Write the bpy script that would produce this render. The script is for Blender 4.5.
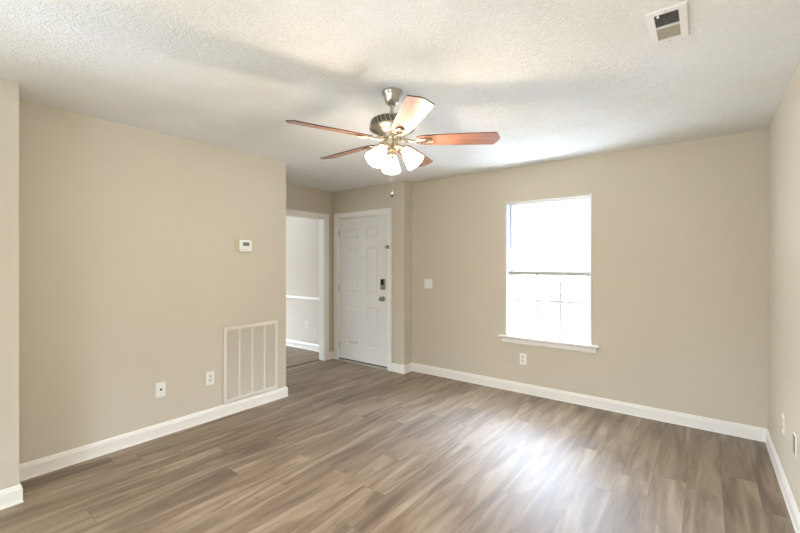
import bpy, bmesh, math, random
from mathutils import Vector, Matrix
random.seed(4)
PI = math.pi
for o in list(bpy.data.objects): bpy.data.objects.remove(o)
S = bpy.context.scene
C = S.collection

# ------------------------------------------------------------------ camera
TH = 0.6538; CAMH = 1.3889; FPX = 397.85
cam = bpy.data.cameras.new('camera'); camo = bpy.data.objects.new('camera', cam); C.objects.link(camo)
camo.location = (0, 0, CAMH); camo.rotation_euler = (PI/2, 0, TH)
cam.sensor_width = 36; cam.lens = FPX/800*36; cam.shift_y = -(266.5-263.68)/800; cam.clip_start = .05
S.camera = camo

# ------------------------------------------------------------------ world, light, exposure
W = bpy.data.worlds.new('sky'); S.world = W; W.use_nodes = True
nt = W.node_tree; bg = nt.nodes['Background']        # bright overcast sky above paler, dimmer ground and horizon
tcw = nt.nodes.new('ShaderNodeTexCoord'); sxyz = nt.nodes.new('ShaderNodeSeparateXYZ'); mr = nt.nodes.new('ShaderNodeMapRange'); rp = nt.nodes.new('ShaderNodeValToRGB')
nt.links.new(tcw.outputs['Generated'], sxyz.inputs[0]); nt.links.new(sxyz.outputs[2], mr.inputs[0]); mr.inputs[1].default_value = -1; mr.inputs[2].default_value = 1
nt.links.new(mr.outputs[0], rp.inputs[0]); nt.links.new(rp.outputs[0], bg.inputs[0]); bg.inputs[1].default_value = 42.0
SKY = [(0, (.52, .60, .70)), (.33, (.50, .58, .68)), (.445, (.17, .19, .20)), (.555, (.18, .205, .23)), (.63, (.60, .70, .84)), (1, (.72, .84, 1))]
e = rp.color_ramp.elements
while len(e) < len(SKY): e.new(.5)
for i, (p_, c_) in enumerate(SKY): e[i].position = p_; e[i].color = c_+(1,)
S.view_settings.view_transform = 'Standard'; S.view_settings.look = 'None'
S.view_settings.exposure = 0.12; S.view_settings.gamma = 1; S.view_settings.use_curve_mapping = False
LAMP_W = 19.0        # watts of each fan bulb
LAMP_COL = (1, .84, .68)
def portal(name, loc, rot, sx, sy):
    l = bpy.data.lights.new(name, 'AREA'); l.shape = 'RECTANGLE'; l.size = sx; l.size_y = sy
    l.cycles.is_portal = True
    o = bpy.data.objects.new(name, l); C.objects.link(o); o.location = loc; o.rotation_euler = rot
# area light emits along local -Z: rotation (-90,0,0) aims -Y, (90,0,0) aims +Y
portal('daylight_portal', (-1.307, 4.33, 1.33), (-PI/2, 0, 0), .9, 1.5)
portal('daylight_portal', (-.85, -2.62, 1.48), (PI/2, 0, 0), 1.35, 1.3)
portal('daylight_portal', (-3.64, -1.25, 1.15), (0, -PI/2, 0), 2.0, 1.9)
portal('daylight_portal', (-8.14, 2.6, 1.25), (0, -PI/2, 0), 1.5, 1.7)

# ------------------------------------------------------------------ materials
def srgb(r, g, b):
    f = lambda c: (c/255/12.92 if c/255 <= .04045 else ((c/255+.055)/1.055)**2.4)
    return (f(r), f(g), f(b), 1)
class NT:
    def __init__(s, name):
        s.m = bpy.data.materials.new(name); s.m.use_nodes = True; s.t = s.m.node_tree
        s.b = s.t.nodes['Principled BSDF']; s.out = s.t.nodes['Material Output']
    def n(s, typ, **kw):
        x = s.t.nodes.new(typ)
        for k, v in kw.items(): setattr(x, k, v)
        return x
    def l(s, a, b): s.t.links.new(a, b)
    def val(s, sock, v):
        if hasattr(v, 'links') or isinstance(v, bpy.types.NodeSocket): s.l(v, sock)
        else: sock.default_value = v
    def math(s, op, a, b=None, c=None):
        x = s.n('ShaderNodeMath', operation=op); s.val(x.inputs[0], a)
        if b is not None: s.val(x.inputs[1], b)
        if c is not None: s.val(x.inputs[2], c)
        return x.outputs[0]
    def noise(s, vec, scale, detail=2, rough=.5, dist=0):
        x = s.n('ShaderNodeTexNoise'); x.inputs['Scale'].default_value = scale; x.inputs['Detail'].default_value = detail
        x.inputs['Roughness'].default_value = rough; x.inputs['Distortion'].default_value = dist
        if vec: s.l(vec, x.inputs['Vector'])
        return x.outputs['Fac']
    def ramp(s, fac, stops):
        x = s.n('ShaderNodeValToRGB'); e = x.color_ramp.elements
        while len(e) < len(stops): e.new(.5)
        for i, (p, c) in enumerate(stops): e[i].position = p; e[i].color = c
        s.l(fac, x.inputs[0]); return x.outputs[0]
    def mix(s, fac, a, b, mode='MIX'):
        x = s.n('ShaderNodeMix', data_type='RGBA', blend_type=mode)
        s.val(x.inputs[0], fac); s.val(x.inputs[6], a); s.val(x.inputs[7], b); return x.outputs[2]
    def bump(s, h, strength, dist):
        x = s.n('ShaderNodeBump'); x.inputs['Strength'].default_value = strength; x.inputs['Distance'].default_value = dist
        s.l(h, x.inputs['Height']); s.l(x.outputs[0], s.b.inputs['Normal'])
    def pos(s): return s.n('ShaderNodeNewGeometry').outputs['Position']
    def obj(s): return s.n('ShaderNodeTexCoord').outputs['Object']
def plain(name, col, rough=.5, metal=0, spec=.5, vary=.03, scale=30):
    t = NT(name)
    f = t.noise(t.obj(), scale, 3)
    a = tuple(min(1, c*(1+vary)) for c in col[:3])+(1,); b = tuple(c*(1-vary) for c in col[:3])+(1,)
    t.l(t.mix(f, a, b), t.b.inputs['Base Color'])
    t.b.inputs['Roughness'].default_value = rough; t.b.inputs['Metallic'].default_value = metal
    t.b.inputs['Specular IOR Level'].default_value = spec
    return t.m
def wall_mat(name, col):
    t = NT(name); p = t.pos()
    f = t.noise(p, 1.3, 3)
    t.l(t.mix(f, tuple(c*1.03 for c in col[:3])+(1,), tuple(c*.97 for c in col[:3])+(1,)), t.b.inputs['Base Color'])
    t.b.inputs['Roughness'].default_value = .62; t.b.inputs['Specular IOR Level'].default_value = .35
    t.bump(t.noise(p, 180, 3), .12, .0015)
    return t.m
def ceiling_mat():
    t = NT('stomped_ceiling_paint'); p = t.pos()
    warp = t.n('ShaderNodeVectorMath', operation='ADD'); t.l(p, warp.inputs[0])
    nz = t.n('ShaderNodeTexNoise'); nz.inputs['Scale'].default_value = 14; t.l(p, nz.inputs['Vector'])
    sc = t.n('ShaderNodeVectorMath', operation='SCALE'); t.l(nz.outputs['Color'], sc.inputs[0]); sc.inputs['Scale'].default_value = .07
    t.l(sc.outputs[0], warp.inputs[1]); wp = warp.outputs[0]
    a = t.noise(wp, 24, 4, .6, .8)
    ridge = t.math('SUBTRACT', 1, t.math('MULTIPLY', t.math('ABSOLUTE', t.math('SUBTRACT', a, .5)), 9))
    ridge = t.math('MAXIMUM', ridge, 0)
    b = t.noise(wp, 95, 3, .6)
    h = t.math('ADD', t.math('MULTIPLY', ridge, .75), t.math('MULTIPLY', b, .45))
    t.bump(t.math('MULTIPLY', h, t.math('ADD', .45, t.noise(p, 3, 2))), .62, .006)
    st = t.noise(p, .9, 4, .6)
    stain = t.ramp(st, [(.35, srgb(232, 231, 222)), (.6, srgb(240, 240, 237)), (1, srgb(242, 242, 240))])
    t.l(t.mix(t.math('MULTIPLY', ridge, .0), stain, stain), t.b.inputs['Base Color'])
    t.b.inputs['Roughness'].default_value = .85; t.b.inputs['Specular IOR Level'].default_value = .2
    return t.m
def floor_mat():
    t = NT('oak_vinyl_plank'); p = t.pos()
    sx = t.n('ShaderNodeSeparateXYZ'); t.l(p, sx.inputs[0]); X, Y = sx.outputs[0], sx.outputs[1]
    PW, PL = .178, 1.22
    u = t.math('DIVIDE', t.math('ADD', X, 20.03), PW); row = t.math('FLOOR', u); fu = t.math('FRACT', u)
    wn = t.n('ShaderNodeTexWhiteNoise', noise_dimensions='1D'); t.l(row, wn.inputs['W'])
    v = t.math('DIVIDE', t.math('ADD', Y, t.math('ADD', t.math('MULTIPLY', wn.outputs['Value'], 1.22), 20)), PL)
    col = t.math('FLOOR', v); fv = t.math('FRACT', v)
    cv = t.n('ShaderNodeCombineXYZ'); t.l(row, cv.inputs[0]); t.l(col, cv.inputs[1])
    w2 = t.n('ShaderNodeTexWhiteNoise', noise_dimensions='2D'); t.l(cv.outputs[0], w2.inputs['Vector'])
    rnd = w2.outputs['Value']
    # grain coordinates: stretched along Y, shifted per plank
    gc = t.n('ShaderNodeCombineXYZ')
    t.l(X, gc.inputs[0]); t.l(t.math('MULTIPLY', Y, .11), gc.inputs[1]); t.l(t.math('MULTIPLY', rnd, 37), gc.inputs[2])
    g1 = t.noise(gc.outputs[0], 9, 4, .55, 1.2)
    g2 = t.noise(gc.outputs[0], 70, 4, .6, .4)
    gk = t.n('ShaderNodeCombineXYZ')
    t.l(X, gk.inputs[0]); t.l(t.math('MULTIPLY', Y, .35), gk.inputs[1]); t.l(t.math('MULTIPLY', rnd, 91), gk.inputs[2])
    k = t.noise(gk.outputs[0], 7, 2, .5, 2.5)
    # cathedral rings
    wv = t.math('SINE', t.math('MULTIPLY', t.noise(gc.outputs[0], 3.2, 2, .4, .6), 60))
    base = t.ramp(g1, [(.27, srgb(90, 72, 55)), (.44, srgb(124, 104, 82)), (.58, srgb(149, 130, 107)), (.75, srgb(173, 156, 133))])
    fine = t.ramp(g2, [(.3, (.74, .72, .70, 1)), (.55, (1, 1, 1, 1)), (1, (1.0, 1.0, 1.0, 1))])
    c = t.mix(.55, base, fine, 'MULTIPLY')
    ring = t.ramp(wv, [(0, (.8, .78, .76, 1)), (.5, (1, 1, 1, 1))])
    c = t.mix(.3, c, ring, 'MULTIPLY')
    knot = t.ramp(k, [(.66, (1, 1, 1, 1)), (.78, (.58, .53, .5, 1))])
    c = t.mix(.8, c, knot, 'MULTIPLY')
    tone = t.ramp(rnd, [(0, (.74, .72, .70, 1)), (.35, (.9, .89, .88, 1)), (.7, (1, 1, 1, 1)), (1, (1.0, 1.0, 1.0, 1))])
    c = t.mix(.8, c, tone, 'MULTIPLY')
    # seams
    du = t.math('MULTIPLY', t.math('MINIMUM', fu, t.math('SUBTRACT', 1, fu)), PW)
    dv = t.math('MULTIPLY', t.math('MINIMUM', fv, t.math('SUBTRACT', 1, fv)), PL)
    d = t.math('MINIMUM', du, dv)
    seam = t.n('ShaderNodeMapRange'); t.l(d, seam.inputs[0]); seam.inputs[1].default_value = .0004; seam.inputs[2].default_value = .0022
    seam.inputs[3].default_value = .55; seam.inputs[4].default_value = 1
    sc = t.n('ShaderNodeCombineColor'); [t.l(seam.outputs[0], sc.inputs[i]) for i in range(3)]
    c = t.mix(1, c, sc.outputs[0], 'MULTIPLY')
    t.l(c, t.b.inputs['Base Color'])
    rr = t.math('ADD', .47, t.math('MULTIPLY', g2, .14)); t.l(rr, t.b.inputs['Roughness'])
    t.b.inputs['Specular IOR Level'].default_value = 1.0
    h = t.math('ADD', t.math('MULTIPLY', g2, .5), t.math('MULTIPLY', seam.outputs[0], .8))
    t.bump(h, .25, .0012)
    t.b.inputs['Coat Weight'].default_value = .2; t.b.inputs['Coat Roughness'].default_value = .42
    t.b.inputs['Anisotropic'].default_value = .8
    tg = t.n('ShaderNodeCombineXYZ'); tg.inputs[0].default_value = 1; t.l(tg.outputs[0], t.b.inputs['Tangent'])
    return t.m
def wood_mat(name, stops, rough):
    t = NT(name); tc = t.n('ShaderNodeTexCoord')
    mp = t.n('ShaderNodeMapping'); mp.inputs['Scale'].default_value = (.09, 1, 1); t.l(tc.outputs['Object'], mp.inputs[0])
    t.l(t.ramp(t.noise(mp.outputs[0], 60, 4, .6, .8), stops), t.b.inputs['Base Color'])
    t.b.inputs['Roughness'].default_value = rough
    t.b.inputs['Coat Weight'].default_value = .4; t.b.inputs['Coat Roughness'].default_value = .25
    return t.m
WALL = srgb(203, 195, 177)
m_wall = wall_mat('greige_wall_paint', WALL)
m_wall_din = wall_mat('pale_dining_wall_paint', srgb(216, 207, 194))
m_ceil = ceiling_mat(); m_floor = floor_mat()
m_trim = plain('white_trim_paint', srgb(236, 234, 228), .38, vary=.01)
m_base = plain('white_baseboard_paint', srgb(236, 233, 225), .38, vary=.01)
m_door = plain('white_door_paint', srgb(226, 225, 221), .4, vary=.01)
m_vinyl = plain('white_vinyl', srgb(238, 240, 242), .35, vary=.005)
m_plate = plain('white_plastic', srgb(236, 235, 230), .3, vary=.005)
m_plate2 = plain('ivory_plastic', srgb(206, 194, 160), .35, vary=.01)
m_grille = plain('white_enamelled_steel', srgb(226, 220, 208), .4, vary=.01)
m_louver = plain('grey_tan_louver_enamel', srgb(212, 205, 189), .5, vary=.02)  # louvers and filter slightly darker than the frame
m_dark = plain('dark_slot', srgb(40, 38, 36), .6)
m_duct = plain('duct_interior', srgb(130, 126, 114), .7)
m_rubber = plain('dark_door_sweep', srgb(70, 68, 68), .6)
m_strip = plain('dark_transition_strip', srgb(70, 60, 52), .45)
m_alu = plain('brushed_aluminium_threshold', srgb(196, 190, 180), .35, .6)
m_nickel = plain('brushed_nickel', srgb(190, 183, 172), .28, 1, vary=.06, scale=60)
m_nickel_d = plain('antiqued_nickel_band', srgb(112, 104, 94), .32, 1, vary=.1)
m_brass = plain('warm_nickel', srgb(218, 206, 184), .22, 1, vary=.05)
m_lock = plain('satin_nickel', srgb(150, 144, 136), .3, 1)
m_black = plain('black_keypad_glass', srgb(22, 22, 24), .15)
m_lcd = plain('grey_green_lcd', srgb(112, 120, 112), .25)
m_blade = wood_mat('cherry_blade_veneer', [(.25, srgb(108, 68, 54)), (.5, srgb(142, 96, 76)), (.75, srgb(162, 120, 98))], .35)
m_blade_d = plain('dark_blade_edge', srgb(52, 32, 24), .4)
def glow(name, col, strength, base):
    t = NT(name); t.b.inputs['Base Color'].default_value = base; t.b.inputs['Roughness'].default_value = .4
    t.b.inputs['Emission Color'].default_value = col+(1,); t.b.inputs['Emission Strength'].default_value = strength
    return t.m
m_shade = glow('lit_frosted_glass', (1, .85, .65), 17, (.9, .88, .84, 1))
m_bulb = glow('lit_bulb', (1, .86, .66), 50, (.9, .9, .9, 1))
def glass():
    t = NT('window_glass'); t.t.nodes.remove(t.b)
    tr = t.n('ShaderNodeBsdfTransparent'); gl = t.n('ShaderNodeBsdfGlossy'); gl.inputs['Roughness'].default_value = .02
    mx = t.n('ShaderNodeMixShader'); mx.inputs[0].default_value = .06
    t.l(tr.outputs[0], mx.inputs[1]); t.l(gl.outputs[0], mx.inputs[2]); t.l(mx.outputs[0], t.out.inputs[0]); return t.m
m_glass = glass()
def slatm():
    t = NT('white_translucent_slat'); t.b.inputs['Base Color'].default_value = (.85, .86, .87, 1); t.b.inputs['Roughness'].default_value = .5
    tr = t.n('ShaderNodeBsdfTranslucent'); tr.inputs[0].default_value = (.85, .87, .9, 1)
    mx = t.n('ShaderNodeMixShader'); mx.inputs[0].default_value = .75
    t.l(t.b.outputs[0], mx.inputs[1]); t.l(tr.outputs[0], mx.inputs[2]); t.l(mx.outputs[0], t.out.inputs[0]); return t.m
m_slat = slatm()

# ------------------------------------------------------------------ mesh helpers
class MB:
    def __init__(s): s.v = []; s.f = []; s.mi = []; s.sm = []
    def add(s, vs, fs, mi=0, smooth=False, M=None):
        n = len(s.v)
        s.v += [tuple(M @ Vector(v)) if M else tuple(v) for v in vs]
        for f in fs: s.f.append([n+i for i in f]); s.mi.append(mi); s.sm.append(smooth)
        return s
    def box(s, a, b, mi=0, M=None):
        x0, y0, z0 = [min(p, q) for p, q in zip(a, b)]; x1, y1, z1 = [max(p, q) for p, q in zip(a, b)]
        v = [(x0,y0,z0),(x1,y0,z0),(x1,y1,z0),(x0,y1,z0),(x0,y0,z1),(x1,y0,z1),(x1,y1,z1),(x0,y1,z1)]
        return s.add(v, [(0,3,2,1),(4,5,6,7),(0,1,5,4),(1,2,6,5),(2,3,7,6),(3,0,4,7)], mi, False, M)
    def lathe(s, prof, n=32, mi=0, M=None, smooth=True):    # prof: (r, z) list
        vs = []; fs = []
        for r, z in prof:
            for k in range(n): a = 2*PI*k/n; vs.append((r*math.cos(a), r*math.sin(a), z))
        for i in range(len(prof)-1):
            for k in range(n):
                k2 = (k+1) % n; fs.append((i*n+k, i*n+k2, (i+1)*n+k2, (i+1)*n+k))
        if prof[0][0] > 1e-5: fs.append(tuple(range(n))[::-1])
        if prof[-1][0] > 1e-5: fs.append(tuple(range((len(prof)-1)*n, len(prof)*n)))
        return s.add(vs, fs, mi, smooth, M)
    def tube(s, pts, r, n=10, mi=0, M=None, closed=False):
        pts = [Vector(p) for p in pts]; vs = []; fs = []; m = len(pts)
        rr = r if isinstance(r, (list, tuple)) else [r]*m
        up = None
        for i, p in enumerate(pts):
            if closed: d = (pts[(i+1) % m]-pts[i-1]).normalized()
            else: d = (pts[min(i+1, m-1)]-pts[max(i-1, 0)]).normalized()
            if up is None: up = Vector((0,0,1)) if abs(d.z) < .9 else Vector((1,0,0))
            a = (up-d*up.dot(d)).normalized(); up = a; b = d.cross(a)
            for k in range(n): t = 2*PI*k/n; vs.append(p+(a*math.cos(t)+b*math.sin(t))*rr[i])
        for i in range(m if closed else m-1):
            j = (i+1) % m
            for k in range(n): k2 = (k+1) % n; fs.append((i*n+k, i*n+k2, j*n+k2, j*n+k))
        if not closed: fs += [tuple(range(n))[::-1], tuple(range((m-1)*n, m*n))]
        return s.add(vs, fs, mi, True, M)
    def prism(s, poly, z0, z1, mi=0, M=None, side=None):     # poly in XY
        n = len(poly); vs = [(x, y, z0) for x, y in poly]+[(x, y, z1) for x, y in poly]
        s.add(vs, [tuple(range(n))[::-1], tuple(range(n, 2*n))], mi, False, M)
        return s.add(vs, [(i, (i+1) % n, n+(i+1) % n, n+i) for i in range(n)], mi if side is None else side, False, M)
    def build(s, name, mats, parent=None, bevel=0, seg=2, loc=None):
        me = bpy.data.meshes.new(name); me.from_pydata(s.v, [], s.f)
        for m in (mats if isinstance(mats, (list, tuple)) else [mats]): me.materials.append(m)
        for p, a, b in zip(me.polygons, s.mi, s.sm): p.material_index = a; p.use_smooth = b
        bm = bmesh.new(); bm.from_mesh(me); bmesh.ops.remove_doubles(bm, verts=bm.verts, dist=1e-6)
        bmesh.ops.recalc_face_normals(bm, faces=bm.faces)
        bm.to_mesh(me); bm.free()
        if any(s.sm): me.set_sharp_from_angle(angle=math.radians(42))
        o = bpy.data.objects.new(name, me); C.objects.link(o)
        if loc: o.location = loc
        if bevel:
            b = o.modifiers.new('edge', 'BEVEL'); b.width = bevel; b.segments = seg; b.limit_method = 'ANGLE'; b.angle_limit = math.radians(40)
        if parent: o.parent = parent
        return o
def empty(name, loc, rz=0):
    o = bpy.data.objects.new(name, None); C.objects.link(o); o.location = loc; o.rotation_euler = (0, 0, rz); o.empty_display_size = .1; return o
def tag(o, label, cat, group=None):
    o['label'] = label; o['category'] = cat
    if group: o['group'] = group
    return o
def struct(o): o['kind'] = 'structure'; return o
def copy_tree(o, parent=None):
    c = o.copy(); C.objects.link(c)
    if parent: c.parent = parent
    for ch in list(o.children): copy_tree(ch, c)
    return c

# ------------------------------------------------------------------ the room
H = 2.44
YW = 4.1966; XR = .3885; XL = -3.4794; YL = 2.5796; XN = -3.1679; YN = .4894; YD = 4.025; XC = -3.0205; XF = -4.3258
YB = -2.5; TW = .11; XD = -8.0; YD0 = 1.0; YDIN = 4.21
WX0, WX1, WZ0, WZ1 = -1.742, -.873, .602, 2.062       # window opening
DX0, DX1, DZ = -4.222, -3.280, 2.052                    # entry door opening
OY0, OY1, OZ = 2.93, 3.875, 2.04                        # cased opening to the dining room

struct(MB().box((XD-.2, YB-.2, -.12), (XR+.2, YW+.2, 0)).build('floor', m_floor))
struct(MB().box((XD-.2, YB-.2, H), (XR+.2, YW+.2, H+.12)).build('ceiling', m_ceil))
w = MB()   # window wall
for a, b in (((XC-TW, 0), (WX0, H)), ((WX1, 0), (XR+TW, H)), ((WX0, 0), (WX1, WZ0)), ((WX0, WZ1), (WX1, H))):
    w.box((a[0], YW, a[1]), (b[0], YW+.13, b[1]))
struct(w.build('wall_front', m_wall))
struct(MB().box((XR, YB, 0), (XR+TW, YW, H)).build('wall_right', m_wall))
w = MB()
w.box((DX1, YD, 0), (XC, YD+TW+.06, H)); w.box((XF, YD, 0), (DX0, YD+TW+.06, H)); w.box((DX0, YD, DZ), (DX1, YD+TW+.06, H))
struct(w.build('wall_entry', m_wall))
w = MB()
w.box((XF-TW, YD0, 0), (XF, OY0, H)); w.box((XF-TW, OY1, 0), (XF, YDIN, H)); w.box((XF-TW, OY0, OZ), (XF, OY1, H))
struct(w.build('wall_hallway', m_wall))
struct(MB().box((XF, YL-TW, 0), (XL-TW, YL, H)).build('wall_hallway_near', m_wall))
struct(MB().box((XL-TW, YN, 0), (XL, YL, H)).build('wall_left', m_wall))
NY0, NY1 = -2.2, -.3                                      # opening added in the near left wall, out of view, to light the right wall
w = MB(); w.box((XN-.45, YB, 0), (XN, NY0, H)); w.box((XN-.45, NY1, 0), (XN, YN, H)); w.box((XN-.45, NY0, 2.1), (XN, NY1, H)); w.box((XN-.45, NY0, 0), (XN, NY1, .08))
struct(w.build('wall_left_near', m_wall))
BX0, BX1, BZ = -1.5, -.2, 2.1                          # window opening added behind the camera to let in daylight
w = MB(); w.box((XN-.45, YB-TW, 0), (BX0, YB, H)); w.box((BX1, YB-TW, 0), (XR+TW, YB, H)); w.box((BX0, YB-TW, BZ), (BX1, YB, H)); w.box((BX0, YB-TW, 0), (BX1, YB, .85))
struct(w.build('wall_rear', m_wall))
# dining room beyond the cased opening
struct(MB().box((XD, YDIN, 0), (XF-TW, YDIN+TW, H)).build('wall_dining_front', m_wall_din))
struct(MB().box((XD, YD0-TW, 0), (XF, YD0, H)).build('wall_dining_rear', m_wall_din))
w = MB(); w.box((XD-TW, YD0-TW, 0), (XD, 1.8, H)); w.box((XD-TW, 3.4, 0), (XD, YDIN+TW, H)); w.box((XD-TW, 1.8, 0), (XD, 3.4, .55)); w.box((XD-TW, 1.8, 1.95), (XD, 3.4, H))
struct(w.build('wall_dining_left', m_wall_din))

# ---- baseboards: moulded profile swept with mitred corners
BH = .105; BT = .014
PROF = [(0, 0), (BT+.003, 0), (BT+.003, .006), (BT, .012), (BT, BH-.026), (BT-.003, BH-.018), (BT-.0045, BH-.008), (BT-.009, BH), (0, BH)]
def base_run(path, names, prof=PROF, mat=None, closed_end=True, z0=0):
    pts = [Vector(p) for p in path]; n = len(pts)
    dirs = [(pts[i+1]-pts[i]).normalized() for i in range(n-1)]
    nor = [Vector((-d.y, d.x)) for d in dirs]
    def off(i):
        if i == 0: return nor[0]
        if i == n-1: return nor[-1]
        b = (nor[i-1]+nor[i]); return b/(1+nor[i-1].dot(nor[i]))
    for i in range(n-1):
        vs = []
        for j in (i, i+1):
            o = off(j)
            for d, z in prof: q = pts[j]+o*(d+.0); vs.append((q.x, q.y, z+z0))
        k = len(prof)
        fs = [(a, (a+1) % k, k+(a+1) % k, k+a) for a in range(k)]+[tuple(range(k)), tuple(range(k, 2*k))[::-1]]
        struct(MB().add(vs, fs).build(names[i], mat or m_base))
CW = .067   # casing width
base_run([(XR, YB), (XR, YW), (XC, YW), (XC, YD), (DX1+CW-.008, YD)], ['baseboard_right', 'baseboard_front', 'baseboard_jog', 'baseboard_entry'])
base_run([(DX0-CW+.012, YD), (XF, YD), (XF, OY1+CW-.008)], ['baseboard_entry_corner', 'baseboard_hallway'])
base_run([(XF, OY0-CW+.008), (XF, YL), (XL, YL), (XL, YN), (XN, YN), (XN, YB)],
         ['baseboard_hallway_near', 'baseboard_hallway_return', 'baseboard_left', 'baseboard_left_return', 'baseboard_left_near'])
base_run([(XF-TW, YDIN), (XD, YDIN)], ['baseboard_dining'])
RAIL = [(0, 0), (.008, .004), (.011, .016), (.022, .024), (.025, .034), (.022, .044), (.010, .050), (.008, .062), (0, .066)]
base_run([(XF-TW, YDIN), (XD, YDIN)], ['trim_chair_rail'], RAIL, m_trim, z0=.785)

# ---- casings
def casing(name, axis, a0, a1, ztop, face, sgn):
    # frame of three mitred boards around an opening; axis 'x' (wall along X) or 'y'
    m = MB(); T = .017; r = .006
    out = [(a0-CW+r, 0), (a0-CW+r, ztop+CW-r), (a1+CW-r, ztop+CW-r), (a1+CW-r, 0)]
    inn = [(a0+r, 0), (a0+r, ztop-r), (a1-r, ztop-r), (a1-r, 0)]
    def P(q, d): return (q[0], face+sgn*d, q[1]) if axis == 'x' else (face+sgn*d, q[0], q[1])
    lerp = lambda p, q, t: (p[0]+(q[0]-p[0])*t, p[1]+(q[1]-p[1])*t)
    rows = [(0, 0), (0, T), (.16, T), (.24, T-.003), (.7, T-.006), (.85, T-.004), (.93, T-.008), (1, T-.010), (1, 0)]
    vs = []; fs = []; k = len(rows)
    for o_, i_ in zip(out, inn):
        for t, d in rows: vs.append(P(lerp(o_, i_, t), d))
    for s_ in range(3):
        for q in range(k-1): fs.append((s_*k+q, s_*k+q+1, (s_+1)*k+q+1, (s_+1)*k+q))
        fs.append((s_*k+k-1, s_*k, (s_+1)*k, (s_+1)*k+k-1))
    fs += [tuple(range(k)), tuple(range(3*k, 4*k))]
    m.add(vs, fs)
    return struct(m.build(name, m_trim))
casing('trim_entry_door_casing', 'x', DX0, DX1, DZ, YD, -1)
casing('trim_dining_opening_casing', 'y', OY0, OY1, OZ, XF, 1)
casing('trim_dining_inner_casing', 'y', OY0, OY1, OZ, XF-TW, -1)
m = MB(); J = .016
m.box((XF-TW, OY0, 0), (XF, OY0+J, OZ)); m.box((XF-TW, OY1-J, 0), (XF, OY1, OZ)); m.box((XF-TW, OY0+J, OZ-J), (XF, OY1-J, OZ))
struct(m.build('trim_dining_opening_jamb', m_trim))
m = MB(); m.box((DX0, YD, 0), (DX0+J, YD+.15, DZ)); m.box((DX1-J, YD, 0), (DX1, YD+.15, DZ)); m.box((DX0+J, YD, DZ-J), (DX1-J, YD+.15, DZ))
# door stops behind the leaf
m.box((DX0+J, YD+.066, 0), (DX0+J+.012, YD+.15, DZ-J)); m.box((DX1-J-.012, YD+.066, 0), (DX1-J, YD+.15, DZ-J)); m.box((DX0+J, YD+.066, DZ-J-.012), (DX1-J, YD+.15, DZ-J))
m.box((DX0, YD+.15, 0), (DX1, YD+.16, DZ))
struct(m.build('trim_entry_door_jamb', m_trim))
m = MB(); m.prism([(XF-TW-.002, 0), (XF-TW+.004, .004), (XF-TW+.016, .007), (XF-TW+.028, .004), (XF-TW+.034, 0)], OY0+J, OY1-J,
                  M=Matrix(((1,0,0,0),(0,0,1,0),(0,1,0,0),(0,0,0,1))))
struct(m.build('trim_floor_transition', m_strip))
m = MB(); m.prism([(YD-.018, 0), (YD-.006, .010), (YD+.02, .017), (YD+.12, .019), (YD+.14, .0)], DX0+J+.001, DX1-J-.001,
                  M=Matrix(((0,0,1,0),(1,0,0,0),(0,1,0,0),(0,0,0,1))))
struct(m.build('trim_entry_threshold', m_alu))

# ---- entry door: six raised panels
LX0, LX1, LZ0, LZ1 = -4.203, -3.299, .030, 2.032
FY = YD+.018
def door_leaf():
    xs = [LX0, -4.052, -3.815, -3.688, -3.452, LX1]; zs = [LZ0, .245, .795, .965, 1.612, 1.725, 1.888, LZ1]
    m = MB()
    for i in range(5):
        for j in range(7):
            x0, x1, z0, z1 = xs[i], xs[i+1], zs[j], zs[j+1]
            if i in (1, 3) and j in (1, 3, 5):
                rings = [(0, 0), (.007, .007), (.022, .009), (.030, .008), (.048, .001)]
                vs = []
                for ins, dp in rings:
                    vs += [(x0+ins, FY+dp, z0+ins), (x1-ins, FY+dp, z0+ins), (x1-ins, FY+dp, z1-ins), (x0+ins, FY+dp, z1-ins)]
                fs = []
                for r in range(len(rings)-1):
                    for k in range(4): fs.append((r*4+k, r*4+(k+1) % 4, r*4+4+(k+1) % 4, r*4+4+k))
                fs.append(tuple(range(len(vs)-4, len(vs))))
                m.add(vs, fs)
            else: m.add([(x0, FY, z0), (x1, FY, z0), (x1, FY, z1), (x0, FY, z1)], [(0, 1, 2, 3)])
    B = FY+.044
    # back and edges, sharing the grid's border vertices
    m.add([(LX0, B, LZ0), (LX1, B, LZ0), (LX1, B, LZ1), (LX0, B, LZ1)], [(3, 2, 1, 0)])
    for a, b in zip(xs[:-1], xs[1:]):
        m.add([(a, FY, LZ0), (b, FY, LZ0), (b, B, LZ0), (a, B, LZ0)], [(3, 2, 1, 0)]); m.add([(a, FY, LZ1), (b, FY, LZ1), (b, B, LZ1), (a, B, LZ1)], [(0, 1, 2, 3)])
    for a, b in zip(zs[:-1], zs[1:]):
        m.add([(LX0, FY, a), (LX0, FY, b), (LX0, B, b), (LX0, B, a)], [(3, 2, 1, 0)]); m.add([(LX1, FY, a), (LX1, FY, b), (LX1, B, b), (LX1, B, a)], [(0, 1, 2, 3)])
    return m.build('door_1', m_door)
door = struct(door_leaf())
def ry(): return Matrix.Rotation(PI/2, 4, 'X')      # local +Z -> -Y (out of the wall, towards the room)
kn = Matrix.Translation((-3.376, FY, .925)) @ ry()
MB().lathe([(.033, 0), (.033, .004), (.028, .009), (.014, .012), (.011, .018), (.011, .032), (.018, .038), (.027, .047), (.029, .056), (.025, .066), (.014, .071), (0, .072)], 28, M=kn).build('door_knob', m_lock, door)
lk = MB(); lk.box((-3.376-.031, FY-.026, 1.045), (-3.376+.031, FY, 1.188)).build('deadbolt_keypad', m_lock, door, .006, 3)
lko = bpy.data.objects['deadbolt_keypad']
MB().box((-3.376-.025, FY-.029, 1.112), (-3.376+.025, FY-.0255, 1.181)).build('keypad_glass', m_black, lko, .001)
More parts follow.
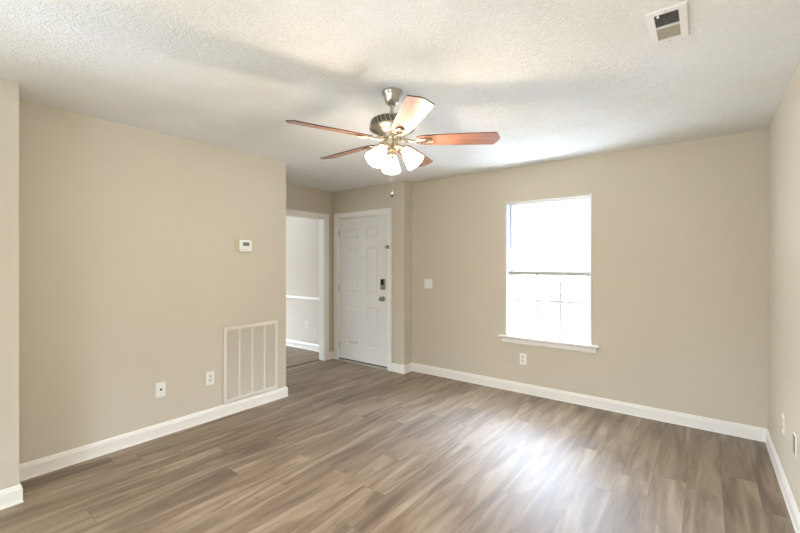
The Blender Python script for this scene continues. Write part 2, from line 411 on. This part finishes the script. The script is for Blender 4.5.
MB().lathe([(.016, 0), (.016, .010), (.012, .014), (0, .014)], 20, M=Matrix.Translation((-3.376, FY-.0255, 1.078)) @ ry()).box((-3.376-.004, FY-.050, 1.062), (-3.376+.004, FY-.038, 1.094)).build('thumb_turn', m_lock, lko)
MB().lathe([(.008, 0), (.008, .003), (.005, .004), (0, .003)], 16, M=Matrix.Translation((-3.752, FY, 1.468)) @ ry()).build('peephole', m_lock, door)
for z in (.22, 1.03, 1.83):
    h = MB(); h.tube([(LX0-.004, FY-.005, z-.045), (LX0-.004, FY-.005, z+.045)], .006, 10)
    for q in (-.048, .048): h.lathe([(0, -.003), (.005, -.002), (.005, .002), (0, .003)], 10, M=Matrix.Translation((LX0-.004, FY-.005, z+q)))
    h.build('hinge', m_lock, door)
MB().box((LX0+.002, FY-.002, .020), (LX1-.002, FY+.04, .033)).build('door_sweep', m_rubber, door)
# door guard on the casing
g = empty('door_guard', (-3.272, YD-.017, 1.605))
tag(g, 'small nickel swing bar door guard on the right casing of the entry door', 'door guard')
MB().box((-.022, -.004, -.022), (.022, 0, .022)).build('guard_plate', m_lock, g, .001)
b_ = MB(); b_.tube([(.004, -.004, 0), (.004, -.03, 0)], .007, 12); b_.tube([(.004, -.026, .012), (-.024, -.026, .012), (-.030, -.026, 0), (-.024, -.026, -.012), (.004, -.026, -.012)], .0035, 8)
b_.lathe([(0, -.004), (.010, 0), (.011, .006), (.006, .011), (0, .012)], 14, M=Matrix.Translation((.004, -.028, 0)) @ ry()); b_.build('swing_bar', m_lock, g)

# ------------------------------------------------------------------ window
win = struct(empty('window_1', ((WX0+WX1)/2, YW, WZ0)))
def wpart(mb, name, mat, bevel=0, parent=win):
    o = mb.build(name, mat, None, bevel); o.parent = parent
    o.matrix_parent_inverse = Matrix.Translation(-Vector(((WX0+WX1)/2, YW, WZ0))) if parent is win else Matrix.Identity(4)
    if parent is not win: o.matrix_parent_inverse = Matrix.Identity(4)
    return o
e = .011
jm = MB(); jm.box((WX0, YW-.006, WZ0), (WX0+e, YW+.13, WZ1+.012)); jm.box((WX1-e, YW-.006, WZ0), (WX1, YW+.13, WZ1+.012)); jm.box((WX0+e, YW+.001, WZ1-e), (WX1-e, YW+.13, WZ1))
wpart(jm, 'window_jamb', m_vinyl, .001)
ix0, ix1 = WX0+e, WX1-e
fr = MB(); F = .03
fr.box((ix0, YW+.075, WZ0), (ix0+F, YW+.128, WZ1-e)); fr.box((ix1-F, YW+.075, WZ0), (ix1, YW+.128, WZ1-e))
fr.box((ix0+F, YW+.075, WZ0), (ix1-F, YW+.128, WZ0+.035)); fr.box((ix0+F, YW+.075, WZ1-e-F), (ix1-F, YW+.128, WZ1-e))
wpart(fr, 'window_frame', m_vinyl, .002)
MID = 1.325
def sash(z0, z1, y0, y1, nm):
    s_ = MB(); q = .032; a, b = ix0+F, ix1-F
    s_.box((a, y0, z0), (a+q, y1, z1)); s_.box((b-q, y0, z0), (b, y1, z1)); s_.box((a+q, y0, z0), (b-q, y1, z0+q+.006)); s_.box((a+q, y0, z1-q), (b-q, y1, z1))
    o = wpart(s_, nm, m_vinyl, .002)
    A, B_, z_0, z_1 = a+q, b-q, z0+q+.006, z1-q
    g_ = MB(); ym = (y0+y1)/2; r = .014
    for k in (1, 2): x = A+(B_-A)*k/3; g_.box((x-r, ym-.006, z_0), (x+r, ym+.006, z_1))
    zc = (z_0+z_1)/2; g_.box((A, ym-.0055, zc-r), (B_, ym+.0055, zc+r))
    wpart(g_, 'muntin_grid', m_vinyl, 0, o)
    wpart(MB().box((A, ym-.009, z_0), (B_, ym-.007, z_1)), 'glass_pane', m_glass, 0, o)
sash(WZ0+.035, MID+.02, YW+.078, YW+.100, 'lower_sash')
sash(MID-.02, WZ1-e-F, YW+.103, YW+.125, 'upper_sash')
sl = MB(); sl.box((-1.812, YW-.045, WZ0-.020), (-.803, YW+.0, WZ0)); sl.box((WX0, YW, WZ0-.0), (WX1, YW+.075, WZ0+.002))
wpart(sl, 'window_sill', m_trim, .004)
ap = MB(); ap.prism([(0, .522), (-.010, .522), (-.016, .532), (-.016, .568), (-.022, .576), (-.022, .582), (0, .582)], -1.785, -.830,
                    M=Matrix(((0,0,1,0),(1,0,0,YW),(0,1,0,0),(0,0,0,1))))
wpart(ap, 'sill_apron', m_trim)

# mini blind lowered over the upper sash
bl = empty('mini_blind', ((WX0+WX1)/2, YW+.035, WZ1-e))
tag(bl, 'white mini blind lowered over the upper half of the window', 'window blind')
bw = (ix1-ix0)/2-.006
MB().box((-bw, -.018, -.026), (bw, .018, 0)).build('headrail', m_vinyl, bl, .002)
BZ0 = 1.300-(WZ1-e)
s_ = MB(); z = -.036
while z > BZ0+.022:
    a = math.radians(68); hw = .0125; ca, sa = math.cos(a)*hw, math.sin(a)*hw; cr = .0022
    P = [(-ca, sa), (-ca*.4-cr*.5, sa*.4+.0), (ca*.4-cr*.5, -sa*.4), (ca, -sa)]
    vs = [(x, y, z+zz) for x in (-bw+.002, bw-.002) for y, zz in P]
    s_.add(vs, [(0, 1, 5, 4), (1, 2, 6, 5), (2, 3, 7, 6)], 0, True)
    z -= .0205
so = s_.build('slats', m_slat, bl)
sd = so.modifiers.new('thick', 'SOLIDIFY'); sd.thickness = .0008
MB().box((-bw, -.013, BZ0-.032), (bw, .013, BZ0+.006)).build('bottom_rail', plain('grey_rail', srgb(184, 183, 180), .5), bl, .002)
for x in (-bw+.12, bw-.12): MB().tube([(x, -.0135, -.026), (x, -.0135, BZ0+.01)], .0006, 5).build('ladder_cord', m_vinyl, bl)
wd = MB(); wd.tube([(-bw+.035, -.022, -.02), (-bw+.035, -.026, -.05), (-bw+.036, -.026, -.49)], .006, 8); wd.build('tilt_wand', plain('clear_grey_plastic', srgb(140, 144, 146), .3), bl)
c_ = MB(); c_.box((-.012, -.008, 0), (.012, .008, .004)).box((-.008, -.003, .004), (.006, .003, .010))
tag(c_.build('sill_clip', m_dark, None, .001, loc=(WX0+.016, YW-.02, WZ0)), 'tiny dark clip lying on the left end of the window sill', 'clip')

# windows added out of view to light the rooms
def plain_window(name, axis, a0, a1, z0, z1, face, sgn, div):
    e_ = struct(empty(name, (0, 0, 0))); f_ = MB(); g_ = MB(); w_ = .06
    def B(p0, p1, d0, d1, zz0, zz1, t):
        if axis == 'x': t.box((p0, face+sgn*d0, zz0), (p1, face+sgn*d1, zz1))
        else: t.box((face+sgn*d0, p0, zz0), (face+sgn*d1, p1, zz1))
    B(a0, a0+w_, .02, .09, z0, z1, f_); B(a1-w_, a1, .02, .09, z0, z1, f_); B(a0+w_, a1-w_, .02, .09, z0, z0+w_, f_); B(a0+w_, a1-w_, .02, .09, z1-w_, z1, f_)
    for k in range(1, div): x = a0+(a1-a0)*k/div; B(x-w_/2, x+w_/2, .02, .09, z0+w_, z1-w_, f_)
    B(a0+w_, a1-w_, .05, .055, z0+w_, z1-w_, g_)
    f_.build('window_frame', m_vinyl, e_); g_.build('glass_pane', m_glass, e_)
plain_window('added_window_rear', 'x', BX0, BX1, .85, BZ, YB, -1, 2)
plain_window('added_window_left', 'y', NY0, NY1, .08, 2.1, XN-.3, -1, 2)
plain_window('window_3', 'y', 1.8, 3.4, .55, 1.95, XD, -1, 2)

# ------------------------------------------------------------------ wall plates. Local frame: plate faces -Y, centre at origin
def plate_mb(wd_, ht): return MB().box((-wd_/2, -.0055, -ht/2), (wd_/2, 0, ht/2))
def place(o, wall, a, z):
    if wall == 'front': o.location = (a, YW, z)
    elif wall == 'left': o.location = (XL, a, z); o.rotation_euler = (0, 0, PI/2)
    elif wall == 'right': o.location = (XR, a, z); o.rotation_euler = (0, 0, -PI/2)
    elif wall == 'dining': o.location = (a, YDIN, z)
    return o
def outlet():
    r = empty('power_outlet', (0, 0, 0)); plate_mb(.072, .118).build('cover_plate', m_plate, r, .002)
    for s in (-1, 1):
        f = MB(); n = 20
        poly = [(.0165*max(-.82, min(.82, math.cos(2*PI*k/n)))/.82*.95, .0145*math.sin(2*PI*k/n)) for k in range(n)]
        f.prism(poly, 0, .0022, M=Matrix.Translation((0, -.0055, s*.0195)) @ ry()); f_o = f.build('receptacle', plain('receptacle_plastic', srgb(214, 211, 202), .35), r)
        q = MB()
        q.box((-.0075, -.0083, s*.0195+.0), (-.0052, -.0076, s*.0195+.0085)); q.box((.0052, -.0083, s*.0195+.001), (.0075, -.0076, s*.0195+.0075))
        q.lathe([(.0026, 0), (.0026, .0007)], 10, M=Matrix.Translation((0, -.0076, s*.0195-.007)) @ ry())
        q.build('slots', m_dark, f_o)
    MB().lathe([(.003, 0), (.003, .001), (0, .0014)], 10, M=Matrix.Translation((0, -.0055, 0)) @ ry()).build('screw', m_alu, r)
    return r
o1 = place(outlet(), 'left', 1.774, .376)
tag(o1, 'white duplex power outlet on the left wall, just left of the large return air grille', 'outlet', 'power outlets in the room')
for wall, a, z, lab in (('front', -1.549, .366, 'white duplex power outlet on the far wall below the window sill'),
                        ('right', 3.395, .400, 'white power outlet seen edge-on on the right wall, the one nearer the corner'),
                        ('dining', -5.13, .395, 'white power outlet below the chair rail in the room beyond the opening')):
    o = place(copy_tree(o1), wall, a, z)
    if wall in ('front', 'dining'): o.rotation_euler = (0, 0, 0)
    tag(o, lab, 'outlet', 'power outlets in the room')
# cable jack
cj = place(empty('cable_jack', (0, 0, 0)), 'left', 1.371, .376)
tag(cj, 'white wall plate with a small dark cable jack, lone leftmost plate on the left wall', 'cable jack')
plate_mb(.072, .118).build('cover_plate', m_plate, cj, .002)
k_ = MB(); k_.lathe([(.009, 0), (.009, .002), (.005, .003), (.005, .010), (.003, .010), (0, .008)], 14, M=Matrix.Translation((0, -.0055, 0)) @ ry()); k_.build('coax_socket', m_dark, cj)
# second plate on the right wall
bj = place(empty('low_voltage_plate', (0, 0, 0)), 'right', 3.0, .415)
tag(bj, 'white plate with shaded edge on the right wall, the one farther from the corner', 'wall plate')
MB().box((-.036, -.006, -.055), (.036, 0, .055)).build('cover_plate', m_plate, bj, .002)
MB().box((-.026, -.0072, -.050), (.032, -.006, .050)).build('edge_shade', plain('edge_shade_grey', srgb(120, 120, 122), .5), bj, .001)  # grey piece stands in for the shadow at the plate's edge
# two gang switch
sw = place(empty('light_switch', (0, 0, 0)), 'front', -2.763, 1.137)
tag(sw, 'white two gang light switch plate on the far wall, right of the entry door', 'light switch')
plate_mb(.117, .117).build('cover_plate', m_plate, sw, .002)
for s in (-1, 1):
    MB().prism([(0, -.033), (-.002, -.033), (-.006, .033), (0, .033)], -.016+s*.023, .016+s*.023, M=Matrix(((0,0,1,0),(1,0,0,-.0055),(0,1,0,0),(0,0,0,1)))).build('rocker', m_trim, sw, .0006)
# thermostat
th = place(empty('thermostat', (0, 0, 0)), 'left', 2.103, 1.557)
tag(th, 'small white thermostat with grey display on the left wall', 'thermostat')
MB().box((-.088, -.006, -.058), (.066, 0, .058)).build('back_plate_side_shade', m_plate2, th, .002)  # widened to the left to stand for the body's side shadow
tb = MB().box((-.064, -.030, -.056), (.064, -.004, .054)).build('body', m_plate, th, .004, 3)
MB().box((-.030, -.0312, .000), (.034, -.0298, .034)).build('display', m_lcd, th)
MB().box((-.050, -.0312, -.038), (.050, -.0298, -.034)).build('door_seam', m_plate2, th)

# return air grille
gw, gh = .572, .688
gr = place(empty('return_air_grille', (0, 0, 0)), 'left', 2.182, .119+gh/2)
tag(gr, 'large white return air grille low on the left wall, four louvered columns', 'vent grille')
f = MB(); fb = .028; T = .016
for a, b in (((-gw/2, -gh/2), (-gw/2+fb, gh/2)), ((gw/2-fb, -gh/2), (gw/2, gh/2)), ((-gw/2+fb, -gh/2), (gw/2-fb, -gh/2+fb)), ((-gw/2+fb, gh/2-fb), (gw/2-fb, gh/2))):
    f.box((a[0], -T, a[1]), (b[0], 0, b[1]))
f.build('frame', m_grille, gr, .004, 2)
cwid = (gw-2*fb-3*.016)/4
for k in range(3):
    x = -gw/2+fb+cwid*(k+1)+.016*k
    MB().box((x, -T+.001, -gh/2+fb), (x+.016, -.001, gh/2-fb)).build('divider_bar', m_grille, gr, .002)
for k in range(4):
    x = -gw/2+fb+k*(cwid+.016); lv = MB(); z = -gh/2+fb+.004
    while z < gh/2-fb-.008:
        lv.add([(x, -.0125, z), (x+cwid, -.0125, z), (x+cwid, -.002, z+.0105), (x, -.002, z+.0105),
                (x, -.0115, z-.0008), (x+cwid, -.0115, z-.0008), (x+cwid, -.001, z+.0097), (x, -.001, z+.0097)],
               [(0,1,2,3), (7,6,5,4), (0,4,5,1), (3,2,6,7), (0,3,7,4), (1,5,6,2)])
        z += .0145
    lv.build('louvers', m_louver, gr)
MB().box((-gw/2+fb, -.001, -gh/2+fb), (gw/2-fb, -.0002, gh/2-fb)).build('filter', m_louver, gr)
for x in (-.23, .23):
    MB().lathe([(.006, 0), (.006, .002), (0, .003)], 10, M=Matrix.Translation((x, -T, gh/2-.014)) @ ry()).build('latch', m_alu, gr)

# ceiling register
vx0, vx1, vy0, vy1 = -.203, -.055, 1.958, 2.255
cv = empty('ceiling_register', ((vx0+vx1)/2, (vy0+vy1)/2, H))
tag(cv, 'white metal ceiling air register with louvers split in two halves, the near half in a shade tone', 'air vent')
hx, hy = (vx1-vx0)/2, (vy1-vy0)/2; ox, oy0, oy1 = .043, -hy+.030, hy-.036
f = MB(); zt = -.007
outer = [(-hx, -hy), (hx, -hy), (hx, hy), (-hx, hy)]; inn = [(-ox, oy0), (ox, oy0), (ox, oy1), (-ox, oy1)]
vs = [(x, y, 0) for x, y in outer]+[(x*.95, y*.97, zt) for x, y in outer]+[(x, y, zt-.001) for x, y in inn]+[(x, y, 0) for x, y in inn]
fs = [(r*4+k, r*4+(k+1) % 4, r*4+4+(k+1) % 4, r*4+4+k) for r in range(3) for k in range(4)]
f.add(vs, fs); f.build('frame', m_trim, cv)
ym = (oy0+oy1)/2
MB().box((-ox, ym-.003, -.010), (ox, ym+.003, -.001)).build('centre_bar', m_trim, cv)
for nm_, y0, y1, sg, mat in (('louvers', oy0, ym-.003, 1, plain('shadowed_louver_steel', srgb(150, 148, 138), .5)), ('louvers', ym+.003, oy1, -1, plain('tan_louver_steel', srgb(176, 168, 148), .5))):  # near-half louvers darker: shade of their tilt is put into the colour
    lv = MB(); y = y0+.005
    while y < y1-.003:
        d = .006*sg
        lv.add([(-ox, y-d, -.0075), (ox, y-d, -.0075), (ox, y+d*.6, -.0008), (-ox, y+d*.6, -.0008)], [(0, 1, 2, 3)])
        y += .0105
    o = lv.build(nm_, mat, cv); q = o.modifiers.new('thick', 'SOLIDIFY'); q.thickness = .0008
MB().box((-ox, oy0, -.0006), (ox, oy1, -.0001)).build('damper', m_duct, cv)
MB().box((-ox+.012, oy0-.004, -.016), (-ox+.018, oy0+.006, -.006)).lathe([(0, -.020), (.005, -.018), (.005, -.014), (0, -.013)], 10, M=Matrix.Translation((-ox+.015, oy0, 0))).build('damper_lever', m_plate, cv)
for y in (-hy+.012, hy-.014): MB().lathe([(.003, 0), (.003, -.0015), (0, -.002)], 10, M=Matrix.Translation((0, y, zt-.0005))).build('screw', m_lock, cv)

# ------------------------------------------------------------------ ceiling fan
FX, FYC = -1.518, 1.902
fan = empty('ceiling_fan', (FX, FYC, H))
tag(fan, 'brushed nickel ceiling fan with five reddish wood blades and a lit three shade light kit', 'ceiling fan')
MB().lathe([(.062, 0), (.063, -.006), (.061, -.016), (.056, -.022), (.052, -.03), (.048, -.05), (.040, -.068), (.030, -.078), (.022, -.083), (.0, -.083)], 40).build('canopy', m_nickel, fan)
MB().lathe([(.0115, -.083), (.0115, -.150)], 20).lathe([(.020, -.150), (.020, -.143), (.0115, -.138)], 24).build('downrod', m_nickel, fan)
mh = MB()
mh.lathe([(.0, -.146), (.028, -.147), (.036, -.153), (.070, -.157), (.100, -.164), (.118, -.174)], 48)
mh.lathe([(.118, -.174), (.124, -.177), (.126, -.182)], 48)
mh.lathe([(.126, -.182), (.132, -.196), (.133, -.208), (.131, -.222)], 48, 1)
mh.lathe([(.131, -.222), (.138, -.224), (.139, -.230), (.134, -.235)], 48)
mh.lathe([(.134, -.235), (.124, -.240), (.118, -.243)], 48)
mh.lathe([(.118, -.243), (.112, -.247), (.098, -.252), (.085, -.262), (.080, -.272), (.066, -.276), (.066, -.284), (0, -.284)], 48)
# open scroll ribs around the housing
for k in range(30):
    a = 2*PI*k/30; mh.tube([(.125*math.cos(a), .125*math.sin(a), -.180), (.1325*math.cos(a+.05), .1325*math.sin(a+.05), -.196), (.134*math.cos(a+.09), .134*math.sin(a+.09), -.210), (.132*math.cos(a+.12), .132*math.sin(a+.12), -.223)], .0024, 6, 0)
mh.build('motor_housing', [m_nickel, m_nickel_d], fan)
ZB = 2.138-H; PIT = math.radians(13)
DIRS = [-121.5, -49.5, 22.5, 94.5, 166.5]     # clockwise from the viewing direction
def wang(deg):                       # angle in the world's XY plane
    fwd = PI/2+TH; return fwd-math.radians(deg)
prof_b = [(.150, .036), (.165, .046), (.20, .053), (.30, .059), (.45, .065), (.618, .068), (.622, .066), (.648, .012)]
poly = [(x, y) for x, y in prof_b]+[(x, -y) for x, y in reversed(prof_b)]
blm = MB(); blm.prism(poly, 0, .006, 0, side=1); blm.mi[1] = 1
b0 = blm.build('blade', [m_blade, m_blade_d], fan, .0012, 2)
br = MB(); tpts = []
for k in range(28):
    t = 2*PI*k/28; tpts.append((.196+.046*math.cos(t), (.021+.003*math.cos(t))*math.sin(t), -.006))
br.tube(tpts, .0065, 8, closed=True)
br.tube([(.145, 0, -.005), (.120, 0, -.003), (.095, 0, .002), (.066, 0, .006)], [.008, .009, .011, .013], 10)
tp2 = [(.165+.012*math.cos(2*PI*k/14), .012*math.sin(2*PI*k/14), -.005) for k in range(14)]
br.prism([(.150, -.030), (.166, -.032), (.160, 0), (.166, .032), (.150, .030), (.142, 0)], -.004, 0)
for x, y in ((.236, 0), (.157, -.02), (.157, .02)): br.lathe([(0, -.0065), (.004, -.006), (.005, -.004)], 10, M=Matrix.Translation((x, y, 0)))
r0 = br.build('blade_bracket', m_brass, fan)
for i, d in enumerate(DIRS):
    b = b0 if i == 0 else b0.copy(); r = r0 if i == 0 else r0.copy()
    if i: C.objects.link(b); C.objects.link(r); b.parent = fan; r.parent = fan
    for o in (b, r):
        o.location = (0, 0, ZB); o.rotation_mode = 'XYZ'
        o.rotation_euler = (PIT*-1, 0, wang(d)); 
hub = MB(); hub.lathe([(.058, -.284), (.058, -.290), (.046, -.294), (.046, -.330), (.050, -.333), (.050, -.338), (.038, -.346), (.030, -.356), (.014, -.362), (.014, -.385), (.018, -.390), (.014, -.400), (.006, -.408), (0, -.410)], 36)
hub.build('light_kit_hub', m_brass, fan)
TILT = math.radians(40)
for d in (-138, 110, -3):
    a = wang(d); R = Matrix.Rotation(a, 4, 'Z')
    arm = MB(); arm.tube([(.030, 0, -.340), (.050, 0, -.338), (.064, 0, -.342), (.070, 0, -.352)], .008, 10, M=R)
    ax = Matrix.Translation((.070, 0, -.350)) @ Matrix.Rotation(-TILT, 4, 'Y')     # local -Z points out and down
    arm.lathe([(.010, .006), (.020, .002), (.026, -.006), (.0265, -.018), (.024, -.018)], 24, M=R @ ax)
    ao = arm.build('lamp_arm', m_brass, fan)
    sh = MB(); pr = [(.0225, -.010), (.025, -.022), (.032, -.038), (.040, -.058), (.046, -.080), (.051, -.100), (.058, -.118), (.0605, -.124)]
    inner = [(r_-.0025, z_) for r_, z_ in pr][::-1]; full = pr+inner
    # closed loop of revolution
    n = 32; vs = [(r_*math.cos(2*PI*k/n), r_*math.sin(2*PI*k/n), z_) for r_, z_ in full for k in range(n)]; L = len(full)
    sh.add(vs, [(i*n+k, i*n+(k+1) % n, ((i+1) % L)*n+(k+1) % n, ((i+1) % L)*n+k) for i in range(L) for k in range(n)], 0, True, R @ ax)
    so = sh.build('lamp_shade', m_shade, fan); so['label'] = 'glowing frosted glass bell shade'
    bu = MB(); bu.lathe([(.012, -.012), (.013, -.030), (.020, -.048), (.026, -.064), (.026, -.076), (.019, -.090), (.008, -.097), (0, -.098)], 20, M=R @ ax); bu.build('light_bulb', m_bulb, so)
    pl = bpy.data.lights.new('fan_bulb_light', 'POINT'); pl.energy = LAMP_W; pl.color = LAMP_COL; pl.shadow_soft_size = .03
    po = bpy.data.objects.new('fan_bulb_light', pl); C.objects.link(po); po.parent = fan
    po.location = (R @ ax) @ Vector((0, 0, -.128))
ch = MB(); cx, cy = .0, 0
z = -.408
ch.tube([(.0, 0, -.405), (.0, 0, -.612)], .0012, 6)
while z > -.612: ch.lathe([(0, z-.0018), (.0018, z), (0, z+.0018)], 6, M=Matrix.Translation((0, 0, 0))); z -= .006
cho = ch.build('pull_chain', m_brass, fan)
MB().lathe([(0, -.610), (.005, -.613), (.007, -.618), (.011, -.628), (.011, -.636), (.006, -.643), (0, -.645)], 16).build('chain_pull', plain('dark_wood_pull', srgb(60, 44, 34), .4), cho)
